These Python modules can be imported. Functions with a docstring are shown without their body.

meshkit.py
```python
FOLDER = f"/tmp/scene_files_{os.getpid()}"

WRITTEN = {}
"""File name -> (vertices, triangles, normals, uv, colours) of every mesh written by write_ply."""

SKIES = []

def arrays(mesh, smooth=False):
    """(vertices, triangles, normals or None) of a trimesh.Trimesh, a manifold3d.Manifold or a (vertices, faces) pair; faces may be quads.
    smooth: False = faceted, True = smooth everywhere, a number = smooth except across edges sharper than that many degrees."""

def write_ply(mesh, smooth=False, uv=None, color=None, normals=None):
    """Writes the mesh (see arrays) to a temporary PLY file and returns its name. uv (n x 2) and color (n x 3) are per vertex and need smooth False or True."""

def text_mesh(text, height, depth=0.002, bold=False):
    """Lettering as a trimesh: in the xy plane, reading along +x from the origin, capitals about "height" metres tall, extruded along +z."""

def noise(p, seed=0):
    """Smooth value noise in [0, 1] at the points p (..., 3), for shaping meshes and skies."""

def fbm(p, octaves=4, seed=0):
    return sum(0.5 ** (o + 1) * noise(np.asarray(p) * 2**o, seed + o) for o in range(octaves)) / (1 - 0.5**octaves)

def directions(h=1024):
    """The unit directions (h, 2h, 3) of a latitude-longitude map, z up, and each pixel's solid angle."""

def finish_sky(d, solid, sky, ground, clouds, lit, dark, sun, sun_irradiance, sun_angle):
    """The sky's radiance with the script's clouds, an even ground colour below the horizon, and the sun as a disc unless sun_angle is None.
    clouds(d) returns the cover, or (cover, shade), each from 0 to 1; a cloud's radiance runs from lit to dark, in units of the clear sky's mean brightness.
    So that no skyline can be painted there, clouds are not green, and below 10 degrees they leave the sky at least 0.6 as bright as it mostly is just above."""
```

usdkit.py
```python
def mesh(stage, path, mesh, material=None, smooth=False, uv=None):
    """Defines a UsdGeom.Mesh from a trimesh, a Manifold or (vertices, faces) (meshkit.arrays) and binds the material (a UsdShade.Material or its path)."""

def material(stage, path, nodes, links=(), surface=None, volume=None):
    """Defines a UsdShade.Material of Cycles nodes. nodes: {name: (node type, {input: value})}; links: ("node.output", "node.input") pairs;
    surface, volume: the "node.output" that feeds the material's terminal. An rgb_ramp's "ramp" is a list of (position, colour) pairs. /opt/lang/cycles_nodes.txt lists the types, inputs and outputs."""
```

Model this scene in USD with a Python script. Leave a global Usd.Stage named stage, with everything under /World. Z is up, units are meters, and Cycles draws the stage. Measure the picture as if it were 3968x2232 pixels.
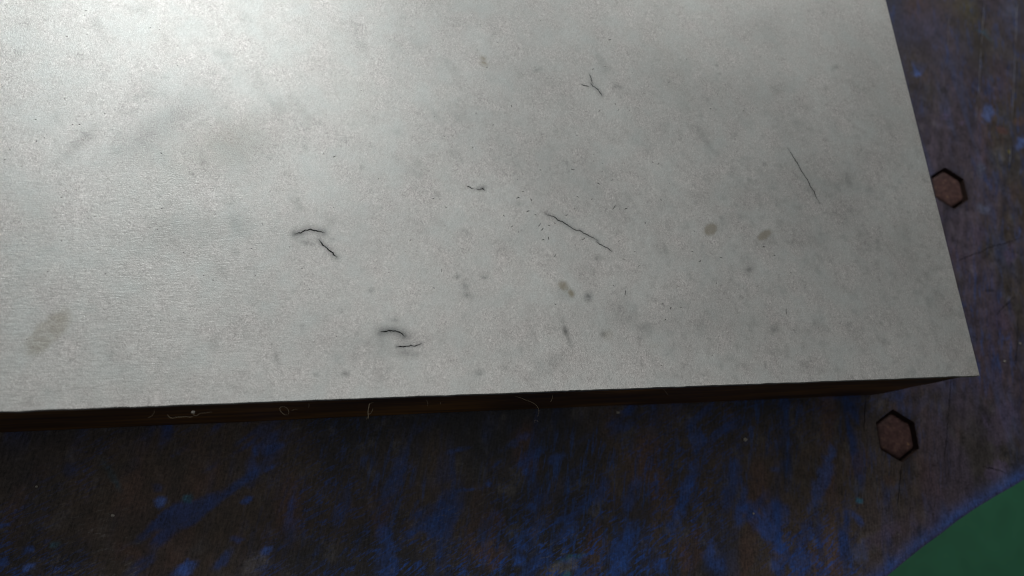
import math, random
import numpy as np
import trimesh, shapely, usdkit, meshkit
from shapely.geometry import Polygon, LineString, Point
from shapely.ops import unary_union
from scipy.spatial import Delaunay
from pxr import Usd, UsdGeom, UsdLux, UsdShade, Gf, Sdf, Vt

stage = Usd.Stage.CreateInMemory()
UsdGeom.SetStageUpAxis(stage, UsdGeom.Tokens.z)
UsdGeom.SetStageMetersPerUnit(stage, 1.0)
UsdGeom.Xform.Define(stage, '/World')
stage.SetDefaultPrim(stage.GetPrimAtPath('/World'))
UsdGeom.Scope.Define(stage, '/World/Looks')
rng = np.random.default_rng(7)
random.seed(7)

# ------------------------------------------------------------------ camera
F, NADIR = 2750.0, (1300.0, 1956.0)          # measured on the photograph (3968 x 2232)
H = 0.27                                     # camera above the bench
_a, _b = NADIR[0] - 1984, NADIR[1] - 1116
_dn = np.array([_a, -_b, -F]); _dn /= np.linalg.norm(_dn)
_z = -_dn
_y = np.array([0, 1, 0.]); _y = _y - _z * (_y @ _z); _y /= np.linalg.norm(_y)
R = np.stack([np.cross(_y, _z), _y, _z])
EYE = np.array([0, 0, H])


def hit(px, py, z=0.0):
    """The point at height z that the photograph shows at pixel px, py."""
    px, py = np.asarray(px, float), np.asarray(py, float)
    d = np.stack([px - 1984, -(py - 1116), np.full_like(px, -F)], -1) @ R.T
    return EYE + d * ((z - H) / d[..., 2])[..., None]


T = H * 0.2075                               # height of the block
cam = UsdGeom.Camera.Define(stage, '/World/camera')
m = Gf.Matrix4d(1)
for i in range(3):
    m.SetRow3(i, Gf.Vec3d(*map(float, R.T[i])))
m.SetTranslateOnly(Gf.Vec3d(*map(float, EYE)))
cam.AddTransformOp().Set(m)
cam.CreateHorizontalApertureAttr(36.0)
cam.CreateVerticalApertureAttr(36.0 * 9 / 16)
cam.CreateFocalLengthAttr(F / 3968 * 36.0)
cam.CreateClippingRangeAttr(Gf.Vec2f(0.01, 100))
_p = hit(1984, 1000, T)
cam.CreateFocusDistanceAttr(float((EYE - _p) @ R[:, 2]))
cam.CreateFStopAttr(10.0)
cam.CreateExposureAttr(0.0)


# ------------------------------------------------------------------ lamps: a workshop window behind the block, and the room's ceiling lighting
def rect_light(name, pos, target, w, h, intensity, color):
    l = UsdLux.RectLight.Define(stage, '/World/' + name)
    pos, target = np.array(pos, float), np.array(target, float)
    z = pos - target; z /= np.linalg.norm(z)
    x = np.cross([0, 0, 1], z); x = x / np.linalg.norm(x) if np.linalg.norm(x) > 1e-6 else np.array([1., 0, 0])
    y = np.cross(z, x)
    mm = Gf.Matrix4d(1)
    for i, r in enumerate((x, y, z)):
        mm.SetRow3(i, Gf.Vec3d(*map(float, r)))
    mm.SetTranslateOnly(Gf.Vec3d(*map(float, pos)))
    l.AddTransformOp().Set(mm)
    l.CreateWidthAttr(w); l.CreateHeightAttr(h)
    l.CreateIntensityAttr(intensity); l.CreateColorAttr(Gf.Vec3f(*color))
    return l


def mirror(px, py):
    p = hit(px, py, T); d = p - EYE; d /= np.linalg.norm(d)
    return p, d * np.array([1, 1, -1])


_p, _d = mirror(480, -360)
rect_light('window_light', _p + _d * 2.2, _p, 1.0, 0.95, 6.4, (0.975, 1.0, 0.99))
_p, _d = mirror(3000, -1500)
rect_light('window_light_001', _p + _d * 2.6, _p, 1.8, 0.9, 4.5, (0.99, 1.0, 0.975))
rect_light('ceiling_light', (0.2, -0.2, 2.3), (0.1, 0, 0), 2.4, 2.4, 0.70, (1.0, 0.99, 0.965))

# ------------------------------------------------------------------ helpers
used = {}


def path_for(name, parent='/World'):
    k = used.get((parent, name), 0); used[(parent, name)] = k + 1
    return f'{parent}/{name}' + (f'_{k:03d}' if k else '')


def data(prim, **kw):
    for k, v in kw.items():
        if v:
            prim.SetCustomDataByKey(k, v)
    return prim


def obj(name, mesh, mat, parent='/World', smooth=False, attrs=None, **kw):
    p = path_for(name, parent)
    me = usdkit.mesh(stage, p, mesh, mat, smooth=smooth)
    for k, v in (attrs or {}).items():
        UsdGeom.PrimvarsAPI(me).CreatePrimvar(k, Sdf.ValueTypeNames.Color3fArray, 'vertex').Set(Vt.Vec3fArray.FromNumpy(np.asarray(v, np.float32)))
    data(me.GetPrim(), **kw)
    return p


def thing(name, **kw):
    p = path_for(name)
    data(UsdGeom.Xform.Define(stage, p).GetPrim(), **kw)
    return p


def mat(name, nodes, links, surface='p.BSDF'):
    return usdkit.material(stage, '/World/Looks/' + name, nodes, links, surface=surface)


def densify(c, step):
    c = np.asarray(c, float); out = []
    for a, b in zip(c, np.roll(c, -1, 0)):
        n = max(1, int(math.ceil(np.linalg.norm(b - a) / step)))
        out.append(a + (b - a) * np.arange(n)[:, None] / n)
    return np.vstack(out)


def sheet(outline, holes, dense, step, coarse):
    """A flat triangulated sheet with holes: fine points inside the box dense, coarse ones elsewhere. Returns (xy, faces)."""
    poly = Polygon(outline)
    hole = unary_union([Polygon(h) for h in holes]) if holes else Polygon()
    x0, y0, x1, y1 = dense
    jit = lambda p, s: p + rng.uniform(-.18, .18, p.shape) * s
    g = np.stack(np.meshgrid(np.arange(x0, x1, step), np.arange(y0, y1, step)), -1).reshape(-1, 2)
    bx = poly.bounds
    c = np.stack(np.meshgrid(np.arange(bx[0], bx[2], coarse), np.arange(bx[1], bx[3], coarse)), -1).reshape(-1, 2)
    c = c[~((c[:, 0] > x0) & (c[:, 0] < x1) & (c[:, 1] > y0) & (c[:, 1] < y1))]
    p = np.vstack([jit(g, step), jit(c, coarse)])
    inner = poly.buffer(-step * .4)
    shapely.prepare(inner)
    p = p[shapely.contains_xy(inner, p[:, 0], p[:, 1])]
    rims = []
    for h in holes:
        rims.append(densify(h, step * .35))
    if rims:
        from scipy.spatial import cKDTree
        rp = np.vstack(rims)
        d, _ = cKDTree(rp).query(p)
        p = p[d > step * .3]
        shapely.prepare(hole)
        p = p[~shapely.contains_xy(hole, p[:, 0], p[:, 1])]
    allp = [p, densify(outline, step * 1.0)] + rims
    p = np.vstack(allp)
    p = np.unique(np.round(p, 8), axis=0)
    f = Delaunay(p).simplices
    ce = p[f].mean(1)
    ok = shapely.contains_xy(poly, ce[:, 0], ce[:, 1])
    if rims:
        ok &= ~shapely.contains_xy(hole, ce[:, 0], ce[:, 1])
    f = f[ok]
    e1, e2 = p[f[:, 1]] - p[f[:, 0]], p[f[:, 2]] - p[f[:, 0]]
    cr = e1[:, 0] * e2[:, 1] - e1[:, 1] * e2[:, 0]
    f = f[np.abs(cr) > 1e-14]; cr = cr[np.abs(cr) > 1e-14]
    f[cr < 0] = f[cr < 0][:, ::-1]
    keep, f = np.unique(f, return_inverse=True)
    return p[keep], f.reshape(-1, 3)


def walls(ring, z0, z1, inward=0.0):
    """Side strips below a ring (counter-clockwise); faces look towards the ring's inside when inward."""
    ring = np.asarray(ring); n = len(ring)
    v = np.vstack([np.c_[ring, np.full(n, z0)], np.c_[ring, np.full(n, z1)]])
    i = np.arange(n); j = (i + 1) % n
    f = np.vstack([np.c_[i, i + n, j + n], np.c_[i, j + n, j]])
    return v, f if not inward else f[:, ::-1]


def ribbon(pts, w, jag, step):
    """A jagged tapering outline around a polyline (N x 2): a hairline crack."""
    ls = LineString(pts); n = max(4, int(ls.length / step))
    t = np.linspace(0, 1, n)
    c = np.array([ls.interpolate(s, normalized=True).coords[0] for s in t])
    d = np.gradient(c, axis=0); d /= np.linalg.norm(d, axis=1)[:, None]
    nn = np.c_[-d[:, 1], d[:, 0]]
    c = c + nn * (rng.normal(0, jag, n) * np.minimum(1, 4 * np.minimum(t, 1 - t) + .2))[:, None]
    ww = w * .5 * (rng.uniform(.55, 1.25, n)) * np.clip(np.minimum(t, 1 - t) * 6, .25, 1)
    a, b = c + nn * ww[:, None], c - nn * ww[:, None]
    p = Polygon(np.vstack([a, b[::-1]])).buffer(0)
    if p.geom_type != 'Polygon':
        p = max(p.geoms, key=lambda g: g.area)
    p = shapely.geometry.polygon.orient(p.simplify(1e-6))
    return np.array(p.exterior.coords)[:-1]


def trough(ring, z, depth):
    """The inside of a recess under a hole."""
    v, f = walls(ring, z, z - depth, True)
    tv, tf = trimesh.creation.triangulate_polygon(Polygon(ring), engine='earcut')
    tf = np.asarray(tf); tv = np.asarray(tv)
    cr = np.cross(np.c_[tv[tf[:, 1]] - tv[tf[:, 0]], np.zeros(len(tf))], np.c_[tv[tf[:, 2]] - tv[tf[:, 0]], np.zeros(len(tf))])[:, 2]
    tf[cr < 0] = tf[cr < 0][:, ::-1]
    return np.vstack([v, np.c_[tv, np.full(len(tv), z - depth)]]), np.vstack([f, tf + len(v)])


def join(parts):
    vs, fs, k = [], [], 0
    for v, f in parts:
        vs.append(v); fs.append(np.asarray(f) + k); k += len(v)
    return np.vstack(vs), np.vstack(fs)


def px2(pts, z):
    pts = np.asarray(pts, float)
    return hit(pts[:, 0], pts[:, 1], z)[:, :2]


def crop(pts, s, ox, oy):
    return [(x / s + ox, y / s + oy) for x, y in pts]


def to_px(v):
    """Where a point of the scene falls on the photograph (for placing worn patches measured there)."""
    c = (v - EYE) @ R
    return np.c_[1984 + F * c[:, 0] / -c[:, 2], 1116 - F * c[:, 1] / -c[:, 2]]


def blob(q, cx, cy, rx, ry, ang, soft, edge_noise=None):
    a = math.radians(ang); dx, dy = q[:, 0] - cx, q[:, 1] - cy
    u, v = (dx * math.cos(a) + dy * math.sin(a)) / rx, (-dx * math.sin(a) + dy * math.cos(a)) / ry
    r = np.hypot(u, v)
    if edge_noise is not None:
        r = r + edge_noise
    return np.clip((1 + soft - r) / (2 * soft), 0, 1) ** 1.5 if soft < 1 else np.exp(-2.2 * r * r)


# ------------------------------------------------------------------ materials
def metal_face():
    n = {
        'g': ('texture_coordinate', {}),
        'at': ('attribute', {'attribute': 'mark'}),
        'sep': ('separate_color', {}),
        # fine felt-like grain, and brushing along x towards the left
        'm1': ('mapping', {'scale': (2300, 2900, 2300)}), 'n1': ('noise_texture', {'scale': 1.0, 'detail': 3, 'roughness': .7}),
        'm2': ('mapping', {'scale': (380, 2900, 380)}), 'n2': ('noise_texture', {'scale': 1.0, 'detail': 3, 'roughness': .7}),
        'm3': ('mapping', {'mapping_type': 'texture', 'rotation': (0, 0, 1.1), 'scale': (1 / 800, 1 / 2600, 1 / 800)}), 'n3': ('noise_texture', {'scale': 1.0, 'detail': 2, 'roughness': .6, 'distortion': 1.5}),
        'big': ('noise_texture', {'scale': 34, 'detail': 5, 'roughness': .6}),
        'mid': ('noise_texture', {'scale': 170, 'detail': 4, 'roughness': .65}),
        'hue': ('noise_texture', {'scale': 90, 'detail': 3, 'roughness': .6}),
        'gm': ('mix_float', {}),
        'm7': ('mapping', {'mapping_type': 'texture', 'rotation': (0, 0, 0.4), 'scale': (1 / 1000, 1 / 700, 1 / 900)}), 'n7': ('noise_texture', {'scale': 1.0, 'detail': 2.5, 'roughness': .6, 'distortion': 2.2}), 'r7': ('map_range', {'from_min': .36, 'from_max': .64, 'to_min': .79, 'to_max': 1.13}),
        'big7': ('map_range', {'from_min': .4, 'from_max': .62, 'to_min': .25, 'to_max': 1.0}), 'x7': ('mix_float', {'a': 1.0}), 'k3': ('math', {'math_type': 'multiply'}),
        'gs': ('math', {'math_type': 'add'}),
        'gsc': ('map_range', {'from_min': .7, 'from_max': 1.3, 'to_min': .78, 'to_max': 1.22}),
        'bigr': ('map_range', {'from_min': .25, 'from_max': .75, 'to_min': .93, 'to_max': 1.05}),
        'midr': ('map_range', {'from_min': .3, 'from_max': .7, 'to_min': .965, 'to_max': 1.03}),
        'k1': ('math', {'math_type': 'multiply'}), 'k2': ('math', {'math_type': 'multiply'}),
        'hr': ('rgb_ramp', {'ramp': [(.3, (.58, .60, .588)), (.5, (.605, .603, .588)), (.7, (.622, .603, .59))]}),
        'c0': ('mix_color', {'blend_type': 'multiply', 'fac': 1.0}),
        'gray': ('combine_color', {}),
        'sm': ('math', {'math_type': 'multiply', 'value2': 0.95}),
        'c1': ('mix_color', {'blend_type': 'mix', 'b': (.085, .095, .095)}),
        'c2': ('mix_color', {'blend_type': 'mix', 'b': (.27, .235, .165)}),
        'rr': ('map_range', {'from_min': .25, 'from_max': .75, 'to_min': .40, 'to_max': .48}),
        'bp': ('bump', {'strength': .35, 'distance': .00015}),
        'p': ('principled_bsdf', {'metallic': .55, 'specular_ior_level': .4}),
        'pg': ('principled_bsdf', {'metallic': 1.0, 'roughness': .24}), 'mc': ('mix_closure', {'fac': .16}),
    }
    l = [('g.object', 'm1.vector'), ('g.object', 'm2.vector'), ('g.object', 'm3.vector'), ('m1.vector', 'n1.vector'), ('m2.vector', 'n2.vector'), ('m3.vector', 'n3.vector'),
         ('g.object', 'big.vector'), ('g.object', 'mid.vector'), ('g.object', 'hue.vector'),
         ('at.color', 'sep.color'), ('sep.b', 'gm.fac'), ('n3.fac', 'gm.a'), ('n2.fac', 'gm.b'),
         ('gm.result', 'gs.value1'), ('n1.fac', 'gs.value2'), ('gs.value', 'gsc.value'),
         ('big.fac', 'bigr.value'), ('mid.fac', 'midr.value'), ('gsc.result', 'k1.value1'), ('bigr.result', 'k1.value2'), ('k1.value', 'k2.value1'), ('midr.result', 'k2.value2'),
         ('g.object', 'm7.vector'), ('m7.vector', 'n7.vector'), ('n7.fac', 'r7.value'), ('hue.fac', 'big7.value'), ('big7.result', 'x7.fac'), ('r7.result', 'x7.b'), ('k2.value', 'k3.value1'), ('x7.result', 'k3.value2'), ('k3.value', 'gray.r'), ('k3.value', 'gray.g'), ('k3.value', 'gray.b'), ('hue.fac', 'hr.fac'), ('hr.color', 'c0.a'), ('gray.color', 'c0.b'),
         ('sep.r', 'c1.fac'), ('c0.result', 'c1.a'), ('c1.result', 'c2.a'), ('sep.g', 'c2.fac'), ('c2.result', 'p.base_color'),
         ('big.fac', 'rr.value'), ('rr.result', 'p.roughness'), ('gs.value', 'bp.height'), ('bp.normal', 'p.normal'), ('c2.result', 'pg.base_color'), ('bp.normal', 'pg.normal'), ('p.BSDF', 'mc.closure1'), ('pg.BSDF', 'mc.closure2')]
    return mat('metal_face', n, l, 'mc.closure')


def plain(name, color, rough=.6, metallic=0.0, var=.25, scale=300, spec=.5):
    lo, hi = [c * (1 - var) for c in color], [min(1, c * (1 + var)) for c in color]
    return mat(name, {'g': ('texture_coordinate', {}), 'n': ('noise_texture', {'scale': scale, 'detail': 4, 'roughness': .65}), 'r': ('rgb_ramp', {'ramp': [(.3, lo), (.7, hi)]}),
                      'b': ('bump', {'strength': .3, 'distance': .0003}), 'p': ('principled_bsdf', {'roughness': rough, 'metallic': metallic, 'specular_ior_level': spec})},
               [('g.object', 'n.vector'), ('n.fac', 'r.fac'), ('r.color', 'p.base_color'), ('n.fac', 'b.height'), ('b.normal', 'p.normal')])


M_FACE = metal_face()
M_EDGE = plain('metal_edge', (.5, .5, .47), .45, .7, .15, 900)
M_CRACK = plain('crack_dark', (.04, .044, .044), .9, 0, .3, 900, .1)
M_FAINT = plain('crack_grey', (.075, .078, .074), .9, 0, .3, 900, .1)
M_PIT = plain('pit_dark', (.16, .165, .16), .9, 0, .3, 900, .1)
M_BODY = mat('brown_body', {
    'g': ('texture_coordinate', {}), 'm': ('mapping', {'scale': (14, 300, 300)}), 'n': ('noise_texture', {'scale': 1, 'detail': 6, 'roughness': .65, 'distortion': .4}),
    'm2': ('mapping', {'scale': (22, 40, 60)}), 'n2': ('noise_texture', {'scale': 1, 'detail': 3}),
    'r': ('rgb_ramp', {'ramp': [(.33, (.03, .015, .006)), (.5, (.125, .058, .015)), (.68, (.38, .18, .034))]}),
    'a': ('math', {'math_type': 'add'}), 'h': ('math', {'math_type': 'multiply', 'value2': .5}),
    'b': ('bump', {'strength': .5, 'distance': .0006}), 'p': ('principled_bsdf', {'roughness': .55, 'specular_ior_level': .35})},
    [('g.object', 'm.vector'), ('m.vector', 'n.vector'), ('g.object', 'm2.vector'), ('m2.vector', 'n2.vector'), ('n.fac', 'a.value1'), ('n2.fac', 'a.value2'), ('a.value', 'h.value1'),
     ('h.value', 'r.fac'), ('r.color', 'p.base_color'), ('n.fac', 'b.height'), ('b.normal', 'p.normal')])
M_BENCH = mat('worn_bench', {
    'g': ('texture_coordinate', {}), 'at': ('attribute', {'attribute': 'paint'}), 'wr': ('attribute', {'attribute': 'wear'}), 'ws': ('separate_color', {}),
    'm1': ('mapping', {'mapping_type': 'texture', 'rotation': (0, 0, -0.2), 'scale': (1 / 1500, 1 / 200, 1 / 900)}), 'n1': ('noise_texture', {'scale': 1, 'detail': 4, 'roughness': .7}),
    'n2': ('noise_texture', {'scale': 1000, 'detail': 3, 'roughness': .75}), 'n3': ('noise_texture', {'scale': 150, 'detail': 6, 'roughness': .7}),
    'a': ('math', {'math_type': 'add'}), 'a2': ('math', {'math_type': 'add'}),
    'r': ('map_range', {'from_min': 1.1, 'from_max': 1.9, 'to_min': .15, 'to_max': 1.85}),
    'gray': ('combine_color', {}), 'c': ('mix_color', {'blend_type': 'multiply', 'fac': 1.0, 'use_clamp': False}),
    # scrapes: blue paint flecks running up to the right, pale ones beside them, warm stains
    'm4': ('mapping', {'mapping_type': 'texture', 'rotation': (0, 0, 0.5), 'scale': (1 / 190, 1 / 950, 1 / 900)}), 'n4': ('noise_texture', {'scale': 1, 'detail': 4, 'roughness': .65, 'distortion': .8}), 'r4': ('map_range', {'from_min': .53, 'from_max': .60, 'clamp': True}), 'k4': ('math', {'math_type': 'multiply'}),
    'm5': ('mapping', {'mapping_type': 'texture', 'rotation': (0, 0, 0.3), 'location': (.03, .01, 0), 'scale': (1 / 260, 1 / 1100, 1 / 900)}), 'n5': ('noise_texture', {'scale': 1, 'detail': 4, 'roughness': .7, 'distortion': .6}), 'r5': ('map_range', {'from_min': .56, 'from_max': .68, 'clamp': True}), 'k5': ('math', {'math_type': 'multiply'}),
    'm6': ('mapping', {'mapping_type': 'texture', 'rotation': (0, 0, -0.25), 'location': (.07, .02, 0), 'scale': (1 / 420, 1 / 70, 1 / 900)}), 'n6': ('noise_texture', {'scale': 1, 'detail': 5, 'roughness': .7, 'distortion': .5}), 'r6': ('map_range', {'from_min': .52, 'from_max': .62, 'clamp': True}), 'k6': ('math', {'math_type': 'multiply'}),
    'c4': ('mix_color', {'b': (.016, .06, .25)}), 'c5': ('mix_color', {'b': (.12, .115, .115)}), 'c6': ('mix_color', {'b': (.018, .055, .19)}),
    'ro': ('map_range', {'from_min': .3, 'from_max': .7, 'to_min': .5, 'to_max': .75}),
    'b': ('bump', {'strength': .45, 'distance': .0003}), 'p': ('principled_bsdf', {'specular_ior_level': .25})},
    [('g.object', 'm1.vector'), ('m1.vector', 'n1.vector'), ('g.object', 'n2.vector'), ('g.object', 'n3.vector'), ('n1.fac', 'a.value1'), ('n2.fac', 'a.value2'), ('a.value', 'a2.value1'), ('n3.fac', 'a2.value2'),
     ('a2.value', 'r.value'), ('r.result', 'gray.r'), ('r.result', 'gray.g'), ('r.result', 'gray.b'), ('wr.color', 'ws.color'),
     ('g.object', 'm4.vector'), ('m4.vector', 'n4.vector'), ('n4.fac', 'r4.value'), ('r4.result', 'k4.value1'), ('ws.r', 'k4.value2'),
     ('g.object', 'm5.vector'), ('m5.vector', 'n5.vector'), ('n5.fac', 'r5.value'), ('r5.result', 'k5.value1'), ('ws.g', 'k5.value2'),
     ('g.object', 'm6.vector'), ('m6.vector', 'n6.vector'), ('n6.fac', 'r6.value'), ('r6.result', 'k6.value1'), ('ws.b', 'k6.value2'),
     ('at.color', 'c6.a'), ('k6.value', 'c6.fac'), ('c6.result', 'c4.a'), ('k4.value', 'c4.fac'), ('c4.result', 'c5.a'), ('k5.value', 'c5.fac'), ('c5.result', 'c.a'), ('gray.color', 'c.b'), ('c.result', 'p.base_color'),
     ('n3.fac', 'ro.value'), ('ro.result', 'p.roughness'), ('a2.value', 'b.height'), ('b.normal', 'p.normal')])
M_BENCH_SIDE = plain('bench_side', (.03, .032, .07), .6, 0, .35, 200)
M_SCORE = plain('score_dark', (.03, .027, .033), .9, 0, .3, 600, .1)
M_HOLE = plain('hole_wall', (.05, .032, .028), .9, 0, .3, 600, .1)
M_SCRATCH = plain('scratch_bare', (.15, .15, .18), .5, .3, .45, 500)
M_BOLT = mat('rusty_bolt', {
    'g': ('texture_coordinate', {}), 'at': ('attribute', {'attribute': 'grime'}), 'n': ('noise_texture', {'scale': 420, 'detail': 5, 'roughness': .7}), 'n2': ('noise_texture', {'scale': 900, 'detail': 3, 'roughness': .7}),
    'r': ('rgb_ramp', {'ramp': [(.3, (.030, .013, .011)), (.5, (.062, .028, .026)), (.62, (.09, .045, .039)), (.72, (.22, .125, .05))]}), 'c': ('mix_color', {'blend_type': 'multiply', 'fac': 1.0}),
    'b': ('bump', {'strength': .6, 'distance': .0005}), 'p': ('principled_bsdf', {'roughness': .7, 'specular_ior_level': .3})},
    [('g.object', 'n.vector'), ('g.object', 'n2.vector'), ('n.fac', 'r.fac'), ('r.color', 'c.a'), ('at.color', 'c.b'), ('c.result', 'p.base_color'), ('n2.fac', 'b.height'), ('b.normal', 'p.normal')])
M_FLOOR = plain('green_floor', (.028, .135, .072), .6, 0, .12, 25)
M_LINT = plain('lint', (.15, .12, .08), .8, 0, .2, 500)
M_DUST = plain('dust', (.26, .245, .22), .8, 0, .2, 500)

# ------------------------------------------------------------------ floor
g = 3.0
obj('floor', (np.array([[-g, -g, -.75], [g, -g, -.75], [g, g, -.75], [-g, g, -.75]]), np.array([[0, 1, 2], [0, 2, 3]])), M_FLOOR, kind='structure', label='plain green painted floor below the corner of the bench')

# ------------------------------------------------------------------ workbench
bench = thing('workbench', label='dark worn bench top with blue paint traces and clipped corner under the block', category='workbench')
_e = px2([(3990, 1846), (3968, 1859), (3910, 1893), (3855, 1924), (3780, 1970), (3707, 2020), (3640, 2073), (3579, 2117), (3515, 2168), (3450, 2222), (3380, 2280)], 0)
_d0, _d1 = _e[0] - _e[2], _e[-1] - _e[-3]
_d0, _d1 = _d0 / np.linalg.norm(_d0), _d1 / np.linalg.norm(_d1)
edge = np.vstack([_e[0] + _d0 * .22, _e, _e[-1] + _d1 * .10])
ex1, ey0 = edge[0][0], edge[-1][1]
outline_b = np.vstack([[(ex1, .42), (-.42, .42), (-.42, ey0)], edge[::-1]])[::1]
outline_b = np.array(shapely.geometry.polygon.orient(Polygon(outline_b)).exterior.coords)[:-1]
hexes = [[(3661, 649), (3740, 697), (3752, 770), (3698, 809), (3619, 761), (3608, 688)], [(3460, 1593), (3547, 1634), (3566, 1737), (3492, 1789), (3408, 1737), (3392, 1641)]]


def regular(hx):
    p = px2(hx, 0); c = p.mean(0); d = p - c
    r = np.linalg.norm(d, axis=1).mean()
    a = np.unwrap(np.arctan2(d[:, 1], d[:, 0]))
    a0 = np.mean(a + np.arange(6) * math.pi / 3)
    return c, r, a0


scores = [[(3354, 1548), (3351, 1600), (3347, 1680)], [(3688, 1440), (3680, 1540), (3671, 1660), (3655, 1830)], [(3494, 1794), (3489, 1850), (3478, 1960)], [(3946, 1200), (3943, 1330), (3932, 1440)],
          [(3700, 1017), (3735, 1000), (3775, 985), (3800, 978), (3835, 958), (3890, 944), (3966, 918)], [(3805, 1808), (3845, 1815), (3898, 1832)], [(3850, 1230), (3900, 1180), (3935, 1145)]]
scrs = [([(3815, 12), (3808, 100), (3803, 180)], .5), ([(3802, 186), (3797, 270), (3793, 360), (3789, 380)], .42), ([(3786, 400), (3782, 470)], .3), ([(3942, 8), (3938, 100), (3936, 180)], .6), ([(3935, 190), (3930, 300), (3926, 380), (3921, 480)], .4),
        ([(3918, 560), (3913, 635)], .4), ([(3682, 30), (3676, 120), (3671, 200)], .25), ([(3660, 300), (3655, 335)], .25)]
score_rings = [ribbon(px2(s, 0), .00038, .00012, .0012) for s in scores]
scr_rings = [ribbon(px2(s, 0), .001 * w, .00005, .002) for s, w in scrs]
hex_rings, hex_info = [], []
for hx in hexes:
    c, r, a0 = regular(hx)
    ring = np.array([c + r * np.array([math.cos(a0 + k * math.pi / 3), math.sin(a0 + k * math.pi / 3)]) for k in range(6)])
    rp = Polygon(ring).buffer(-.0008).buffer(.0008, quad_segs=3)
    hex_rings.append(np.array(shapely.geometry.polygon.orient(rp).exterior.coords)[:-1]); hex_info.append((c, r, a0))
lo = hit(np.array([-60, 4030, -60, 4030]), np.array([-60, -60, 2290, 2290]), 0)
_pl = hit(np.array([0., 3798]), np.array([1597., 1456]), T)
dense = (lo[:, 0].min(), lo[:, 1].min(), lo[:, 0].max(), .2)
bp, bf = sheet(outline_b, score_rings + scr_rings + hex_rings, dense, .00085, .012)
v3 = np.c_[bp, np.zeros(len(bp))]
q = to_px(v3)


def nz(sx, sy, rot=0, seed=0, oct=4, dz=0.0):
    a = math.radians(rot); x, y = bp[:, 0], bp[:, 1]
    u, w = x * math.cos(a) + y * math.sin(a), -x * math.sin(a) + y * math.cos(a)
    return meshkit.fbm(np.c_[u * sx, w * sy, np.full(len(bp), 3.3 + dz)], oct, seed)


ss = lambda x, a, b: np.clip((x - a) / (b - a), 0, 1) ** 2 * (3 - 2 * np.clip((x - a) / (b - a), 0, 1))
BROWN, DARK, GREY, BLUE, TEAL, VIOLET, RUST = (np.array(c) for c in ((.049, .037, .030), (.019, .019, .023), (.074, .070, .072), (.017, .055, .215), (.02, .12, .19), (.052, .038, .070), (.085, .045, .036)))
strip = ss(q[:, 0] + .25 * (1450 - q[:, 1]) * 0, 3250, 3650)                       # the bare, more violet strip to the right
n_st, n_big, n_fine, n_v = nz(150, 26, -8, 1), nz(28, 22, 0, 5), nz(260, 200, 20, 9), nz(60, 34, -10, 13)
n_d = nz(190, 45, -55, 21)
col = BROWN + (DARK - BROWN) * (ss(n_big, .36, .60) * (1 - .45 * strip))[:, None]
col = col + (GREY - col) * (ss(n_fine, .52, .8) * .55)[:, None]
col = col + (RUST - col) * (ss(n_v, .56, .75) * .45)[:, None]
blue_n = ss(n_st, .52, .66) * ss(nz(20, 16, 0, 31), .38, .62) * (1 - .75 * strip)
col = col + (BLUE * .55 - col) * (.85 * blue_n * ss(n_fine, .25, .55))[:, None]
bl2 = ss(n_d, .57, .66) * ss(nz(24, 20, 0, 41), .42, .6) * (1 - .8 * strip)
col = col + (BLUE * .7 - col) * (.7 * bl2)[:, None]
vi = strip * ss(nz(46, 30, 0, 51), .36, .6)
col = col + (VIOLET - col) * (.45 * vi)[:, None]
col = col * (1 + (.12 - .25 * ss(q[:, 1], 900, 1500)) * strip)[:, None]
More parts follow.
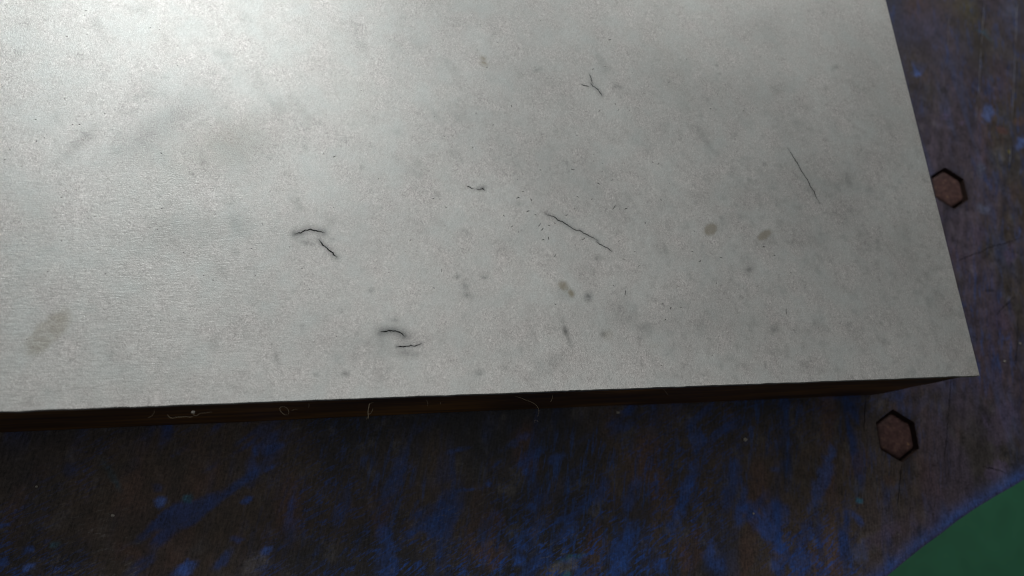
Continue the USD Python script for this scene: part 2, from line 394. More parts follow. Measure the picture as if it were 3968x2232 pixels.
_w = hit(3785, 390) - hit(3815, 12)
LEAN = math.degrees(math.atan2(_w[0], -_w[1]))                                       # the bench's lengthwise scratches
rib = nz(330, 9, LEAN, 121, 3)
col = col * (1 + strip * np.clip((rib - .5) * 1.3, -.35, .45))[:, None]
col = col + (BLUE * .4 + GREY * .4 - col) * (strip * ss(nz(130, 24, 3, 61), .55, .72) * .5)[:, None]
# worn paint patches measured on the photograph: x, y, half length, half width, angle (image, clockwise), colour, amount
P = [(2405, 2150, 95, 42, 105, BLUE, .95), (2440, 2065, 55, 30, 105, BLUE, .7), (2200, 2060, 70, 18, -32, BLUE, .6), (2060, 2060, 80, 20, -36, BLUE, .55), (2015, 2165, 30, 22, -60, BLUE, .9), (2030, 2120, 45, 14, -25, BLUE, .7),
     (2215, 2162, 62, 10, -13, TEAL, .95), (2225, 2170, 60, 8, -13, BLUE, .9), (2250, 2215, 32, 22, -50, BLUE, .9), (2190, 2226, 25, 14, -20, TEAL, .9), (2000, 1710, 60, 14, -30, BLUE, .6), (1775, 1745, 45, 9, -14, BLUE, .6), (1790, 1900, 80, 5, -8, BLUE, .75),
     (1895, 1876, 14, 9, -30, BLUE, .85), (2040, 1825, 16, 11, -35, BLUE, .8), (2150, 1780, 35, 18, -25, BLUE, .7), (2060, 1965, 22, 16, 0, BLUE, .7), (1490, 2070, 40, 34, 100, BLUE, .6), (1500, 2170, 70, 40, 110, BLUE, .6), (1590, 2070, 20, 20, 0, BLUE, .6),
     (1680, 2060, 35, 25, 30, BLUE, .55), (1620, 2185, 14, 10, -60, BLUE, .9), (1045, 1745, 55, 16, -22, BLUE, .6), (1030, 1715, 60, 25, -45, BLUE, .45), (980, 1820, 70, 28, 100, BLUE, .5), (1040, 1818, 34, 9, -28, BLUE * 1.2 + .01, .7), (960, 1935, 28, 12, -30, BLUE, .8),
     (1130, 1960, 14, 60, 5, BLUE, .55), (1120, 2040, 30, 40, 0, BLUE, .4), (920, 2090, 28, 12, 0, BLUE, .8), (720, 2205, 62, 22, -32, BLUE * 1.35 + .01, .95), (1040, 2130, 26, 14, -30, BLUE * 1.5 + .02, .95), (870, 2160, 60, 18, -48, BLUE, .7), (1010, 2205, 30, 12, -20, BLUE, .7),
     (622, 1945, 22, 19, -10, BLUE * 1.2 + .03, 1), (725, 1930, 22, 12, -20, TEAL * .9, .8), (615, 1890, 20, 16, 0, BLUE * .7, .5), (112, 2128, 20, 13, -20, BLUE * 1.3, .9), (112, 2200, 26, 11, -32, BLUE * 1.7 + .02, 1), (8, 2180, 26, 18, 0, BLUE * 1.2, .9), (10, 2035, 24, 9, -10, BLUE * 1.2, .8),
     (210, 2112, 24, 14, -10, TEAL * .8, .7), (440, 1850, 70, 14, 62, TEAL * .45 + .01, .5), (265, 1825, 30, 26, 0, BLUE * .5, .4), (2700, 1700, 46, 30, 80, BLUE, .75), (2690, 1830, 60, 24, 105, BLUE, .6), (2840, 1860, 110, 36, 100, BLUE * .8, .65), (2600, 2040, 30, 26, 60, BLUE, .7),
     (2560, 2190, 26, 30, 60, BLUE, .75), (2790, 2190, 30, 34, 90, BLUE, .75), (2965, 2045, 115, 34, 52, BLUE * 1.15, .95), (3010, 1985, 60, 44, 30, BLUE, .6), (3045, 2150, 60, 24, 60, BLUE * .9, .6), (3220, 1760, 45, 18, 105, BLUE * .9 + .02, .7), (3185, 1860, 115, 32, 110, BLUE * .9 + .015, .75),
     (3120, 2080, 90, 32, 105, BLUE * .8, .6), (3110, 2190, 60, 40, 100, BLUE * .9, .65), (3330, 1940, 14, 12, 0, TEAL, .9), (3325, 2010, 40, 14, 50, BLUE, .7), (3330, 2150, 50, 40, 110, BLUE * .5 + .03, .6), (3420, 2080, 90, 30, -36, VIOLET * 1.3, .5),
     (3005, 1820, 18, 12, 0, BLUE * .8 + .02, .7), (3471, 75, 12, 14, 0, BLUE * 1.3 + .03, 1), (3555, 284, 13, 14, 0, BLUE * 1.2 + .03, 1), (3723, 29, 16, 14, 90, BLUE * 1.2 + .02, .9), (3721, 105, 22, 14, 90, BLUE * 1.1 + .03, .9), (3844, 36, 34, 18, 95, BLUE * .9 + .02, .85),
     (3822, 124, 14, 9, 0, TEAL * 1.2, .9), (3845, 165, 40, 24, 95, BLUE * .6 + .04, .7), (3845, 255, 50, 20, 95, BLUE * .4 + .06, .7), (3828, 445, 34, 20, 100, BLUE * .9 + .05, .85), (3667, 452, 20, 12, -10, VIOLET * 1.6, .8), (3955, 556, 18, 28, 20, BLUE + .05, .9),
     (3728, 476, 14, 8, -50, VIOLET * 1.7, .8), (3802, 658, 26, 18, 95, BLUE * .3 + .07, .7), (3806, 810, 24, 22, 0, BLUE * .35 + .07, .7), (3914, 985, 22, 40, 0, VIOLET * 1.2, .8), (3800, 910, 30, 40, 0, VIOLET, .6), (3925, 30, 16, 60, 0, BLUE * .4 + .08, .6),
     (3950, 470, 28, 14, -10, np.array([.15, .07, .025]), .45), (3885, 505, 22, 14, 30, np.array([.12, .045, .04]), .5), (3760, 22, 7, 12, 0, np.array([.11, .10, .03]), .35), (3912, 588, 5, 8, 0, np.array([.2, .17, .03]), .8), (3530, 12, 50, 20, 0, RUST * .8, .6),
     (3870, 1230, 60, 70, 0, VIOLET * 1.1, .5), (3880, 1640, 70, 90, 20, VIOLET * 1.1, .5), (3860, 1830, 60, 40, -30, VIOLET * 1.2, .6), (3580, 1480, 120, 40, 0, VIOLET * .9, .4), (3900, 1760, 18, 14, 0, DARK * .4, .9), (3570, 2060, 22, 40, 10, DARK * .5, .7), (3572, 230, 26, 9, 22, DARK * .4, .9),
     (3660, 350, 18, 10, 30, DARK * .4, .8), (3912, 645, 9, 5, 0, DARK * .3, .9), (3835, 1125, 18, 6, 0, DARK * .3, .9), (176, 2205, 17, 16, 0, DARK * .35, .9), (3445, 1860, 24, 20, 0, RUST * .8, .5), (3320, 1790, 50, 60, 80, RUST * .7, .5), (2570, 1950, 50, 90, 5, RUST * .7, .6), (2300, 2130, 40, 120, 8, RUST * .75, .6),
     (2680, 2130, 50, 90, 5, RUST * .8, .55), (2310, 1975, 18, 40, 0, GREY * 1.3, .6), (1960, 1900, 40, 22, 30, GREY * 1.1, .6), (2170, 2200, 90, 26, -15, GREY * 1.5, .7), (1900, 2030, 60, 60, 0, RUST * .8, .5), (980, 2200, 60, 40, -20, GREY * 1.4, .65), (1905, 2140, 50, 60, 0, RUST * 1.1, .6), (500, 2140, 60, 40, 0, RUST, .5),
     (2745, 1880, 170, 34, 113, BROWN * 1.1, .7), (2560, 2000, 150, 36, 105, BROWN * 1.15, .65), (2900, 2120, 100, 34, 100, RUST * .8, .6), (2330, 2120, 120, 30, 108, BROWN * 1.1, .6), (2130, 1950, 120, 36, 115, BROWN, .6), (3010, 1880, 60, 40, 80, BROWN * .8, .6), (3230, 2050, 140, 30, 104, BROWN * 1.2, .6), (3050, 1740, 90, 60, 100, DARK * .8, .6), (2290, 1790, 110, 70, 110, DARK * .8, .6), (1690, 1880, 120, 50, 110, BROWN * .9, .6),
     (2650, 1930, 130, 24, 106, BLUE, .7), (2870, 1960, 90, 20, 104, BLUE, .6), (2440, 1930, 70, 22, 108, BLUE * .8, .6), (2330, 1900, 60, 20, 115, BLUE * .8, .6), (2745, 2160, 60, 20, 100, BLUE, .6), (3020, 2200, 40, 30, 90, BLUE, .7), (1530, 1850, 130, 30, 112, BLUE * .8, .55), (1760, 2000, 100, 24, 112, BLUE * .7, .5), (1330, 1960, 90, 26, 110, BLUE * .6, .5)]
nw = nz(420, 300, 15, 71) - .5
nw2 = nz(700, 140, -8, 73, 3)
for (x, y, L, W, an, cc, amt) in P:
    k = (np.abs(q[:, 0] - x) < 2.2 * max(L, W)) & (np.abs(q[:, 1] - y) < 2.2 * max(L, W))
    mk = blob(q[k], x, y, L, W, an, .30, nw[k] * 1.9) * amt * np.clip(.45 + 1.1 * (nw2[k] - .2), .3, 1)
    col[k] += (np.asarray(cc) - col[k]) * mk[:, None]
# blue paint left along the clipped edge
de = shapely.distance(shapely.points(bp), LineString(edge))
near = np.exp(-(de / .0045) ** 2) * (.45 + .9 * (n_fine - .3))
col = col + (BLUE * .95 + .006 - col) * np.clip(near * 1.25, 0, .9)[:, None]
rim = np.exp(-(de / .0011) ** 2)
col = col + (VIOLET * .45 - col) * (.8 * rim)[:, None]
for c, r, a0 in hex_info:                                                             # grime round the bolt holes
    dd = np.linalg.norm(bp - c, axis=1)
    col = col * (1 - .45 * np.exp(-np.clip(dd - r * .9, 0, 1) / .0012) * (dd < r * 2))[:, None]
col = np.clip(col * 1.12, .006, .6)
bev = .0012                                                                           # rounded edge, then the side of the slab
ob = outline_b
inn = np.array(Polygon(ob).buffer(bev * .0).exterior.coords)
top_attr = col
low = ss(q[:, 1], 1650, 2200)
wear = np.c_[np.clip(ss(nz(22, 18, 0, 111), .42, .62) * (1 - strip) * (.35 + .6 * low) + .6 * np.exp(-(((q[:, 0] - 2150) / 330) ** 2 + ((q[:, 1] - 2120) / 130) ** 2)), 0, .9),
             np.clip(ss(nz(26, 22, 0, 113), .45, .7) * (.15 + .5 * low) * (1 - .6 * strip) + .5 * np.exp(-(((q[:, 0] - 2180) / 150) ** 2 + ((q[:, 1] - 2190) / 60) ** 2)) + .35 * np.exp(-(((q[:, 0] - 980) / 90) ** 2 + ((q[:, 1] - 2190) / 60) ** 2)), 0, .8),
             np.clip(ss(nz(20, 14, 0, 115), .40, .62) * (.75 - .3 * strip) * ss(q[:, 0], 600, 2200), 0, .7)]
wv, wf = walls(ob[::1], 0, -.035)
wf = wf
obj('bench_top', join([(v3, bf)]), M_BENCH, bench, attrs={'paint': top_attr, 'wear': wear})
obj('bench_edge', join([(wv + [0, 0, -.00002], wf), (np.array([[ob[:, 0].min(), ob[:, 1].min(), -.0351], [ob[:, 0].max(), ob[:, 1].min(), -.0351], [ob[:, 0].max(), ob[:, 1].max(), -.0351]]) * [1, 1, 1] * 0 + [0, 0, -.0351], [[0, 1, 2]])][:1]), M_BENCH_SIDE, bench)
for ring in score_rings:
    obj('score_line', trough(ring, 0, .0007), M_SCORE, bench)
for ring in scr_rings:
    obj('scratch', trough(ring, 0, .00006), M_SCRATCH, bench)
for ring, (c, r, a0) in zip(hex_rings, hex_info):
    obj('bolt_recess', trough(ring, 0, .011), M_HOLE, bench)
    # bolt head: hexagon with a rounded chamfer, sunk a little below the surface
    prof = [(1.0, -.0100), (1.0, -.0044), (.985, -.0030), (.94, -.0019), (.90, -.0014), (.86, -.0012), (.80, -.0010), (.70, -.0008), (.40, -.0007)]
    dirt = np.repeat([.12, .15, .2, .32, .5, .72, .9, 1.0, 1.05], 48)
    vs, fs = [], []
    n = 48
    for s, z in prof:
        th = np.arange(n) / n * 2 * math.pi
        k = (th - a0) % (math.pi / 3) - math.pi / 6
        hexr = math.cos(math.pi / 6) / np.cos(k) * (r - .00075)
        rr = np.minimum(hexr * s, (r - .00075) * (.955 if s > .98 else .93 * s / .94 if s <= .94 else .945))
        vs.append(np.c_[c[0] + rr * np.cos(th), c[1] + rr * np.sin(th), np.full(n, z)])
    for j in range(len(prof) - 1):
        i = np.arange(n); i2 = (i + 1) % n
        fs += [np.c_[i + j * n, i2 + j * n, i2 + (j + 1) * n], np.c_[i + j * n, i2 + (j + 1) * n, i + (j + 1) * n]]
    base = len(prof) * n
    vs.append([[c[0], c[1], -.0006]])
    i = np.arange(n); fs.append(np.c_[i + (len(prof) - 1) * n, (i + 1) % n + (len(prof) - 1) * n, np.full(n, base)])
    bolt_v = np.vstack(vs); grime = np.r_[dirt, 1.05] * (.75 + .5 * meshkit.fbm(bolt_v * 500, 3, 5))
    obj('hex_bolt', (bolt_v, np.vstack(fs)), M_BOLT, bench, smooth=True, attrs={'grime': np.repeat(grime[:, None], 3, 1)})

# ------------------------------------------------------------------ the block with its cracked metal face
block = thing('metal_faced_block', label='thick dark brown block with a cracked silver grey metal top face', category='metal block')
corner, left, back = px2([(3798, 1456.5)], T)[0], px2([(0, 1597)], T)[0], px2([(3433, 0)], T)[0]
ux = (left - corner) / np.linalg.norm(left - corner); uy = (back - corner) / np.linalg.norm(back - corner)
LX, LY = .40, .30
lin = lambda a, b, n: a + (b - a) * np.linspace(0, 1, n, endpoint=False)[:, None]
cn = [corner, corner + uy * LY, corner + uy * LY + ux * LX, corner + ux * LX]
front = lin(cn[3], cn[0], 500)
fpx = to_px(np.c_[front, np.full(len(front), T)])[:, 0]
off = rng.normal(0, 1, 500); off = np.convolve(off, np.ones(5) / 5, 'same') * .00009
off += np.where((fpx > 2205) & (fpx < 2248), .00013, 0) + .00008 * np.exp(-((fpx - 2180) / 12) ** 2)  # a nick in the edge
sag = -.0004 * ((np.linspace(0, 1, 500) - .5) ** 2) * 0
front = front + uy * (off + sag)[:, None]
right = lin(cn[0], cn[1], 200); right = right + ux * (np.convolve(rng.normal(0, 1, 200), np.ones(7) / 7, 'same') * .00004)[:, None]
outline_f = np.vstack([front, right, lin(cn[1], cn[2], 30), lin(cn[2], cn[3], 30)])
cc_ = outline_f.mean(0)
S6, S7, S2, S1, S3 = (2.414, 1000, 800), (4.293, 1900, 700), (2.899, 2650, 500), (3.68, 1750, 150), (2.07, 1650, 650)
cracks = [
    (crop([(345, 260), (400, 245), (440, 225), (490, 217), (540, 228), (590, 235), (622, 246)], *S6), .32, 14, 'arched dark hairline crack with a black halo, upper of the left pair'),
    (crop([(572, 312), (600, 350), (650, 395), (690, 430), (737, 477)], *S6), .36, 10, 'dark jagged crack running down to the right below the arched one'),
    (crop([(1150, 1172), (1200, 1165), (1260, 1160), (1310, 1175), (1345, 1190), (1372, 1216)], *S6), .34, 16, 'short bowed crack with a dark halo near the front edge'),
    (crop([(1293, 1313), (1370, 1313), (1410, 1303), (1460, 1305), (1500, 1295), (1533, 1278)], *S6), .30, 6, 'short flat crack nearest the front edge'),
    (crop([(920, 538), (945, 568), (985, 578), (1060, 600), (1130, 655), (1200, 685), (1280, 740), (1350, 780), (1430, 828), (1490, 828), (1560, 875), (1620, 910), (1700, 945), (1792, 998)], *S7), .265, 7, 'longest crack, running down to the right across the middle'),
    (crop([(1768, 1018), (1850, 1070), (1900, 1105), (1940, 1110), (2000, 1165), (2033, 1182)], *S7), .24, 4, 'faint end piece of the longest crack'),
    (crop([(1165, 212), (1200, 265), (1265, 370), (1320, 470), (1390, 575), (1420, 640), (1465, 710), (1485, 770), (1530, 838)], *S2), .26, 3, 'thin straight crack nearest the right edge'),
    (crop([(1968, 510), (1988, 560), (1990, 590), (2010, 632)], *S1), .25, 4, 'upper arm of the Y shaped crack'),
    (crop([(1983, 638), (2010, 670), (2080, 720), (2110, 755), (2142, 812)], *S1), .31, 7, 'dark stem of the Y shaped crack'),
    (crop([(1843, 648), (1900, 668), (1957, 682)], *S1), .24, 3, 'short left arm of the Y shaped crack'),
    (crop([(328, 146), (350, 155), (365, 162), (382, 169)], *S3), .26, 4, 'tiny faint crack above the centre'),
    (crop([(408, 168), (425, 178), (440, 176), (455, 169), (474, 184)], *S3), .24, 4, 'tiny faint crack right of another tiny one above the centre'),
]
crack_rings = [ribbon(px2(p, T), .00105 * w, .00011, .00042) for p, w, _, _ in cracks]
ticks = [(x / 2.07 + 1650, y / 2.07 + 650, a, l) for x, y, a, l in [(690, 470, -40, 12), (820, 352, -20, 14), (845, 258, 70, 12), (912, 460, -55, 16), (935, 495, -50, 14), (1188, 443, 100, 22), (1265, 568, -35, 16), (1040, 703, -60, 16), (1510, 316, -55, 22), (1606, 330, -25, 14), (1384, 128, 25, 14),
         (1415, 28, 0, 7), (740, 242, -25, 14), (1180, 13, 15, 16), (125, 825, 90, 12), (66, 963, 10, 8), (880, 378, 20, 9), (990, 460, 0, 10), (1130, 382, -25, 12), (1218, 234, 20, 10), (985, 568, 90, 13), (942, 577, -20, 10), (110, 250, 0, 10), (62, 248, 20, 9), (160, 315, 10, 9), (780, 190, -5, 9), (1588, 735, 20, 9), (1550, 590, -30, 9)]]
ticks += [(x / 1.431 + 2000, y / 1.431 + 900, a, l) for x, y, a, l in [(220, 128, -60, 16), (572, 47, -20, 8), (683, 187, -50, 12), (697, 185, -50, 12), (858, 422, -60, 13), (812, 398, 0, 10), (915, 417, 10, 9), (827, 485, -50, 9), (805, 738, 30, 9), (977, 108, 20, 9), (1018, 158, -30, 12), (1137, 142, 10, 12), (1375, 80, 5, 12), (1432, 128, 0, 9), (1523, 224, 20, 7), (1497, 440, 90, 26), (605, 335, 95, 22)]]
ticks += [(x / 3.68 + 1750, y / 3.68 + 150, a, l) for x, y, a, l in [(370, 163, 10, 7), (2255, 14, -5, 11), (2015, 436, -30, 11), (1868, 560, -40, 8), (2190, 395, 0, 7), (2378, 1020, -40, 8), (2105, 1028, -50, 10), (1730, 997, 90, 6), (1915, 1043, 20, 6), (660, 55, 30, 6), (350, 1060, -10, 9), (850, 960, 100, 9)]]
ticks += [(x / 1.811, y / 1.811, a, l) for x, y, a, l in [(30, 1122, -15, 9), (508, 872, 10, 8), (558, 873, 20, 8), (68, 1053, 0, 8), (255, 992, -30, 7), (470, 256, 30, 7), (595, 107, 60, 6), (12, 595, 0, 6), (250, 837, 0, 7), (310, 968, 20, 5), (430, 1384, 10, 8), (535, 1334, -40, 6), (462, 1340, 5, 6), (2270, 1080, -40, 9), (1515, 1380, 80, 6), (2348, 1100, -30, 12), (1130, 1076, 30, 8)]]
for _ in range(60):
    cx, cy = rng.normal(2350, 420), rng.normal(720, 330)
    if 900 < cx < 3300 and 30 < cy < 1380:
        ticks.append((cx, cy, rng.choice([-50, -20, 10, 30, 80]) + rng.normal(0, 14), rng.uniform(4, 9)))
for _ in range(60):
    ticks.append((rng.uniform(0, 1900), rng.uniform(20, 1450), rng.normal(5, 25), rng.uniform(3, 7)))
pit_rings, taken = [], unary_union([Polygon(r).buffer(.0006) for r in crack_rings])
safe = Polygon(outline_f).buffer(-.002)
for x, y, a, l in ticks:
    a = math.radians(a); dx, dy = math.cos(a) * l / 2, math.sin(a) * l / 2
    b = l * .12 * rng.normal()
    c = px2([(x - dx, y - dy), (x + b * math.sin(a), y - b * math.cos(a)), (x + dx, y + dy)], T)
    r = ribbon(c, .00026 * min(1, .55 + l / 26), .00002, .0002)
    pg = Polygon(r)
    if pg.is_valid and not pg.buffer(.0004).intersects(taken) and safe.contains(pg):
        pit_rings.append(r); taken = taken.union(pg.buffer(.0005))
CH = .0002
top_ring = np.array(Polygon(outline_f).buffer(-CH, join_style=2).exterior.coords)[:-1]
top_ring = np.array(shapely.geometry.polygon.orient(Polygon(top_ring)).exterior.coords)[:-1]
vis = hit(np.array([-40., -40, 3900]), np.array([-60., 1650, 1000]), T)
fp, ff = sheet(top_ring, crack_rings + pit_rings, (vis[:, 0].min(), cn[0][1] - .01, cn[0][0] + .01, vis[0][1]), .00065, .012)
fv = np.c_[fp, np.full(len(fp), T)]
q = to_px(fv)
bp = fp                                                                               # nz() below works on the face
smudge, brown = np.zeros(len(fp)), np.zeros(len(fp))
for p, w, halo, _ in cracks:
    d = shapely.distance(shapely.points(q), LineString(p))
    k = d < 90
    smudge[k] += .62 * np.exp(-(d[k] / halo) ** 1.3) * (halo / 14) ** .5
n_a, n_b, n_c = nz(900, 900, 0, 81, 3), nz(260, 260, 0, 83), nz(60, 45, 20, 85)
soft = [(1440, 1124, 18, 16, .16), (1340, 540, 16, 12, .13), (1186, 570, 14, 12, .15), (1402, 647, 16, 14, .12), (2318, 1001, 20, 16, .15), (2904, 1045, 22, 14, .15), (2965, 632, 16, 14, .10), (2388, 334, 18, 14, .13), (3235, 262, 22, 16, .11), (3400, 200, 12, 12, .16), (2010, 786, 18, 16, .10), (1078, 732, 18, 14, .10), (909, 975, 20, 18, .13),
        (554, 1052, 18, 14, .10), (747, 675, 16, 12, .12), (316, 1010, 14, 10, .09), (1225, 1453, 12, 10, .18), (1340, 1448, 26, 16, .15), (1856, 1443, 30, 22, .12), (1956, 1425, 20, 14, .12), (1072, 1390, 14, 50, .16), (431, 1371, 20, 34, .09), (1694, 755, 22, 16, .12), (1868, 728, 34, 16, .14), (2834, 162, 24, 12, .10), (3004, 1275, 24, 22, .14), (2510, 1263, 34, 22, .10), (2341, 1294, 24, 20, .16),
        (2280, 1150, 22, 26, .26), (1803, 1108, 20, 40, .13), (1815, 1145, 26, 18, .16), (1876, 1072, 24, 14, .20), (1772, 1073, 16, 12, .18), (2192, 1285, 16, 70, .20), (1190, 940, 44, 22, .16), (1290, 930, 16, 10, .13), (1530, 1240, 34, 14, .10), (1580, 1370, 70, 24, .10), (2080, 270, 34, 12, .12), (2400, 340, 30, 18, .07), (3200, 345, 14, 12, .10), (3350, 345, 14, 12, .12), (3280, 700, 46, 40, .08), (3380, 740, 30, 30, .07),
        (640, 155, 14, 16, .07), (760, 165, 18, 10, .08), (640, 300, 20, 8, .10), (830, 285, 16, 12, .08), (450, 150, 14, 12, .08), (330, 520, 44, 12, .10), (520, 430, 60, 16, .08), (560, 370, 90, 26, .08), (1060, 890, 24, 16, .07), (700, 1240, 26, 18, .06), (1140, 1130, 20, 12, .06), (2060, 1290, 30, 90, .05), (2060, 700, 16, 10, .08), (2480, 1310, 14, 12, .12), (2490, 1415, 12, 10, .14), (2650, 1420, 12, 14, .09), (1420, 60, 26, 8, .06)]
for x, y, rx, ry, amt in soft:
    k = (np.abs(q[:, 0] - x) < 3 * rx) & (np.abs(q[:, 1] - y) < 3 * ry)
    smudge[k] += 2.7 * amt * blob(q[k], x, y, rx, ry, rng.uniform(-25, 25), 2.0) * np.clip(.2 + 2.2 * (n_a[k] - .2), 0, 1.6)
# broad grey wipe marks
for x, y, rx, ry, an, amt in [(640, 470, 330, 120, -35, .13), (900, 560, 360, 190, -20, .07), (300, 560, 150, 40, -38, .08), (2700, 380, 330, 260, 20, .05), (560, 330, 120, 60, -30, .06), (700, 900, 420, 110, -6, .05), (2240, 700, 380, 160, 25, .04), (3150, 900, 300, 380, 0, .04), (1500, 1330, 420, 80, -4, .05), (2500, 1250, 500, 140, 0, .04)]:
    smudge += 2.7 * amt * blob(q, x, y, rx, ry, an, 2.0) * np.clip(.4 + 1.6 * (n_c - .15), 0, 1.4)
smudge += .05 * ss(nz(24, 18, 15, 91), .5, .75)
smudge += .17 * ss(nz(420, 420, 0, 93), .50, .74) * np.clip(ss(q[:, 0], 1700, 3300) * ss(q[:, 1], 200, 900) + .25, 0, 1)
smudge += .15 * ss(nz(170, 120, 30, 97), .58, .78) + .26 * ss(nz(520, 520, 0, 99, 2), .70, .84) * ss(nz(40, 40, 0, 101), .45, .65)
# darker worn border along the right edge
# brown stains
en, em = (n_a - .5) * .8, np.clip(.5 + 1.7 * (n_a - .2), 0, 1)
brown += .58 * blob(q, 184, 1290, 118, 48, -45, .22, en) * np.clip(.35 + 1.5 * (n_a - .25), .15, 1) * np.clip(.6 + 1.2 * np.hypot((q[:, 0] - 184) / 110, (q[:, 1] - 1290) / 110) * .6, 0, 1)
brown += .62 * blob(q, 2753, 890, 28, 23, -40, .20, en * .4)
brown += .62 * blob(q, 2962, 911, 32, 16, -32, .22, en * .4)
brown += .75 * blob(q, 2184, 1108, 22, 18, 30, .4, en * 1.6) * em + .9 * blob(q, 2213, 1138, 15, 12, 60, .4, en * 1.5) * em
brown += .55 * blob(q, 1873, 229, 16, 11, 40, .4, en * 1.7) * em + .5 * blob(q, 1873, 246, 20, 8, 20, .4, en * 1.7) * em
brown += .22 * blob(q, 2355, 1296, 24, 20, 0, .6, en) + .10 * blob(q, 2540, 1340, 40, 18, -10, 2.0) + .16 * blob(q, 850, 560, 360, 150, -16, 2.0) * (.5 + n_b) + .05 * ss(n_c, .55, .8)
dr = shapely.distance(shapely.points(fp), LineString([cn[0], cn[1]]))
brown += .16 * np.exp(-(dr / .0035)) * ss(nz(60, 110, 0, 95), .42, .62) + .20 * np.exp(-np.hypot(*(fp - cn[0]).T) / .004)
brush = np.clip(1.15 - np.hypot((q[:, 0] - 100) / 1500, (q[:, 1] - 1350) / 900), 0, 1) + .15
mark = np.c_[np.clip(smudge, 0, .85), np.clip(brown, 0, .8), np.clip(brush, 0, 1)]
face = obj('face_plate', (fv, ff), M_FACE, block, attrs={'mark': mark}, label='silver grey ground metal face with stains and hairline cracks')
rim0 = np.array(shapely.geometry.polygon.orient(Polygon(outline_f)).exterior.coords)[:-1]
# chamfer: join the two rings, which are sampled alike along the outline
t_out = shapely.line_locate_point(LineString(np.vstack([rim0, rim0[:1]])), shapely.points(top_ring))
order = np.argsort(t_out); tr = top_ring[order]
ro = np.array([LineString(np.vstack([rim0, rim0[:1]])).interpolate(t).coords[0] for t in t_out[order]])
n = len(tr); i = np.arange(n); j = (i + 1) % n
cv = np.vstack([np.c_[tr, np.full(n, T)], np.c_[ro, np.full(n, T - CH)], np.c_[ro, np.full(n, T - .0018)]])
cf = np.vstack([np.c_[i, i + n, j + n], np.c_[i, j + n, j], np.c_[i + n, i + 2 * n, j + 2 * n], np.c_[i + n, j + 2 * n, j + n]])
obj('plate_edge', (cv, cf), M_EDGE, face)
for r, (_, w, h, lab) in zip(crack_rings, cracks):
    obj('crack', trough(r, T, .0012 if w > .27 else .0005), M_CRACK if w > .27 else M_FAINT, face, label=lab)
obj('pitting', join([trough(r, T, .0004) for r in pit_rings]), M_PIT, face, kind='stuff', label='scattered short dark pits and nicks')
body_poly = Polygon([tuple(p) for p in cn]).buffer(-.0006, join_style=2)
body = np.array(shapely.geometry.polygon.orient(body_poly).exterior.coords)[:-1]
body = densify(body, .004)
nb = len(body); rows = np.linspace(.0002, T - .0016, 26)
bv = []
cen = np.array(cn).mean(0)
for z in rows:
    w_ = meshkit.fbm(np.c_[body * [30, 30], np.full(nb, z * 160)], 3, 3) - .5
    dirn = (body - cen); dirn = dirn / np.linalg.norm(dirn, axis=1)[:, None]
    e = .0005 if z < .001 else 0
    bv.append(np.c_[body - dirn * (.0006 * (w_ + .5) + e)[:, None], np.full(nb, z)])
bfc = []
i = np.arange(nb); j = (i + 1) % nb
for k in range(len(rows) - 1):
    a, b = k * nb, (k + 1) * nb
    bfc += [np.c_[i + a, j + a, j + b], np.c_[i + a, j + b, i + b]]
obj('body', (np.vstack(bv), np.vstack(bfc)), M_BODY, block, smooth=40)


# ------------------------------------------------------------------ lint hanging from the front edge, dust on the bench
def tube(pts, r, sides=5):
    pts = np.asarray(pts, float)
    if len(pts) > 2:
        from scipy.interpolate import make_interp_spline
        t = np.r_[0, np.cumsum(np.linalg.norm(np.diff(pts, axis=0), axis=1))]
        pts = make_interp_spline(t, pts, k=min(3, len(pts) - 1))(np.linspace(0, t[-1], 6 * len(pts)))
    n = len(pts); d = np.gradient(pts, axis=0); d /= np.linalg.norm(d, axis=1)[:, None] + 1e-12
    u = np.cross(d, [.13, .21, 1.0]); u /= np.linalg.norm(u, axis=1)[:, None] + 1e-12
    w = np.cross(d, u); rad = .6 * r * np.clip(np.minimum(np.linspace(0, 1, n), np.linspace(1, 0, n)) * 5 + .35, 0, 1)
    th = np.arange(sides) / sides * 2 * math.pi
    v = (pts[:, None] + rad[:, None, None] * (np.cos(th)[None, :, None] * u[:, None] + np.sin(th)[None, :, None] * w[:, None])).reshape(-1, 3)
    f = []
    for k in range(n - 1):
        for s in range(sides):
            a, b, c_, d_ = k * sides + s, k * sides + (s + 1) % sides, (k + 1) * sides + (s + 1) % sides, (k + 1) * sides + s
            f += [(a, b, c_), (a, c_, d_)]
    for s in range(1, sides - 1):
        f += [(0, s + 1, s), ((n - 1) * sides, (n - 1) * sides + s, (n - 1) * sides + s + 1)]
    return v, np.array(f)


def strand(pts, r, drop=.0012):
    z = T - drop - .0006 * np.arange(len(pts)) / max(1, len(pts) - 1)
    p = np.asarray(pts, float)
    return tube(np.stack([hit(p[k, 0], p[k, 1], z[k]) for k in range(len(p))]), r)


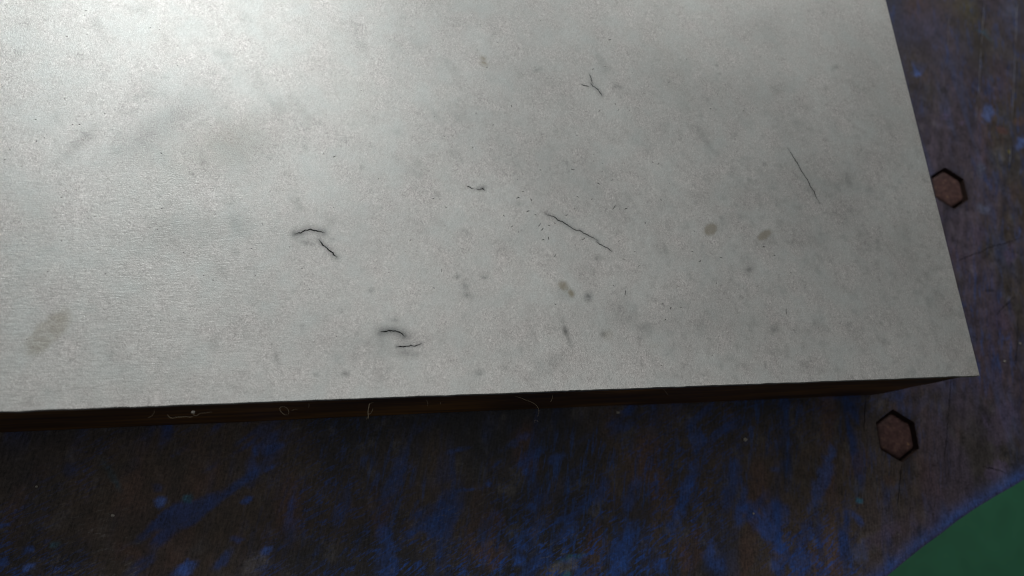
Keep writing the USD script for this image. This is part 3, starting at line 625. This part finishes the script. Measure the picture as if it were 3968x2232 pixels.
SA, SB = (4.293, 500, 1450), (2.342, 1100, 1450)
lints = [
    (join([strand(crop([(778, 262), (770, 300), (764, 340), (766, 380), (764, 410)], *SB), .00016), strand(crop([(808, 312), (798, 340), (775, 362), (755, 350)], *SB), .00007), strand(crop([(766, 355), (785, 368)], *SB), .00006), strand(crop([(764, 385), (750, 405), (746, 414)], *SB), .00007), strand(crop([(770, 285), (790, 264), (820, 258)], *SB), .00004)]), 'frayed tuft of pale fibres, thickest lint on the front edge'),
    (strand(crop([(640, 668), (655, 700), (680, 722), (740, 732), (800, 714), (860, 716), (930, 706), (1010, 714), (1075, 700)], *SA), .00010), 'long wavy pale fibre lying level along the brown side at left'),
    (strand(crop([(1060, 650), (1100, 690), (1140, 685), (1170, 655), (1230, 648), (1300, 640), (1390, 632)], *SA), .00008), 'pale fibre curling right from the white crumb at left'),
    (strand(crop([(425, 595), (415, 640), (390, 680), (345, 715), (310, 725)], *SA), .00006), 'leftmost thin bowed fibre under the front edge'),
    (strand([(1110, 1605), (1085, 1588), (1085, 1580), (1095, 1576), (1113, 1583), (1119, 1597), (1115, 1608)], .00008), 'small hooked fibre between the wavy fibre and the frayed tuft'),
    (strand(crop([(70, 330), (90, 322), (130, 318)], *SB), .00005), 'short level fibre beside the small hooked fibre'),
    (strand(crop([(222, 265), (228, 290), (215, 305)], *SB), .00005), 'tiny kinked fibre left of the frayed tuft'),
    (strand(crop([(1290, 230), (1305, 255), (1303, 290)], *SB), .00005), 'short bowed fibre right of the frayed tuft'),
    (strand(crop([(1416, 248), (1420, 262), (1426, 276)], *SB), .00006), 'very short straight bright fibre right of the bowed one'),
    (strand(crop([(2100, 205), (2140, 212), (2183, 230), (2255, 258), (2300, 295), (2314, 330), (2308, 370), (2300, 385)], *SB), .00006), 'long thin fibre bending down across the brown side at centre'),
    (strand(crop([(2278, 438), (2280, 418), (2312, 434)], *SB), .00005), 'loose end of fibre below the long bending one'),
    (strand(crop([(2442, 185), (2438, 210), (2420, 255)], *SB), .00007), 'short straight fibre just left of the nick in the edge'),
    (strand([(2565, 1503), (2583, 1523), (2588, 1530)], .00005), 'faint short fibre right of the nick in the edge'),
    (strand([(2895, 1495), (2905, 1503), (2907, 1511)], .00004), 'rightmost faint fibre under the front edge'),
]
for mesh_, lab in lints:
    obj('lint_fibre', mesh_, M_LINT, label=lab, category='lint fibre', group='pale lint fibres on the front edge of the block')


def crumb(px, py, r, z):
    s = trimesh.creation.icosphere(subdivisions=1, radius=r)
    s.vertices *= rng.uniform(.7, 1.25, (len(s.vertices), 1)) * [1.2, .9, .6]
    s.apply_translation(hit(px, py, z + r * .5))
    return s


p1 = hit(748, 1597, T - .0014)
for x, y, r, z, lab in [(748, 1597, .00045, T - .0018, 'white crumb caught on the brown front side of the block'), (142, 1885, .0004, 0, 'yellowish crumb at far left in the dark front of the bench'), (437, 1997, .0005, 0, 'pale round crumb left of the blue spot on the bench front'),
                        (2888, 1703, .0008, 0, 'biggest pale chip on the bench below the middle of the block'), (2920, 1990, .0004, 0, 'crumb lying on the slanting blue stripe'),
                        (3893, 1400, .0005, 0, 'bright speck to the right of the block corner'), (3953, 1330, .0005, 0, 'bright speck at the right border beyond the block corner'), (2395, 1598, .0006, 0, 'pale flake at the foot of the brown side')]:
    obj('dust_speck', crumb(x, y, r, z), M_DUST, label=lab, category='dust speck', group='pale dust specks on bench and block')
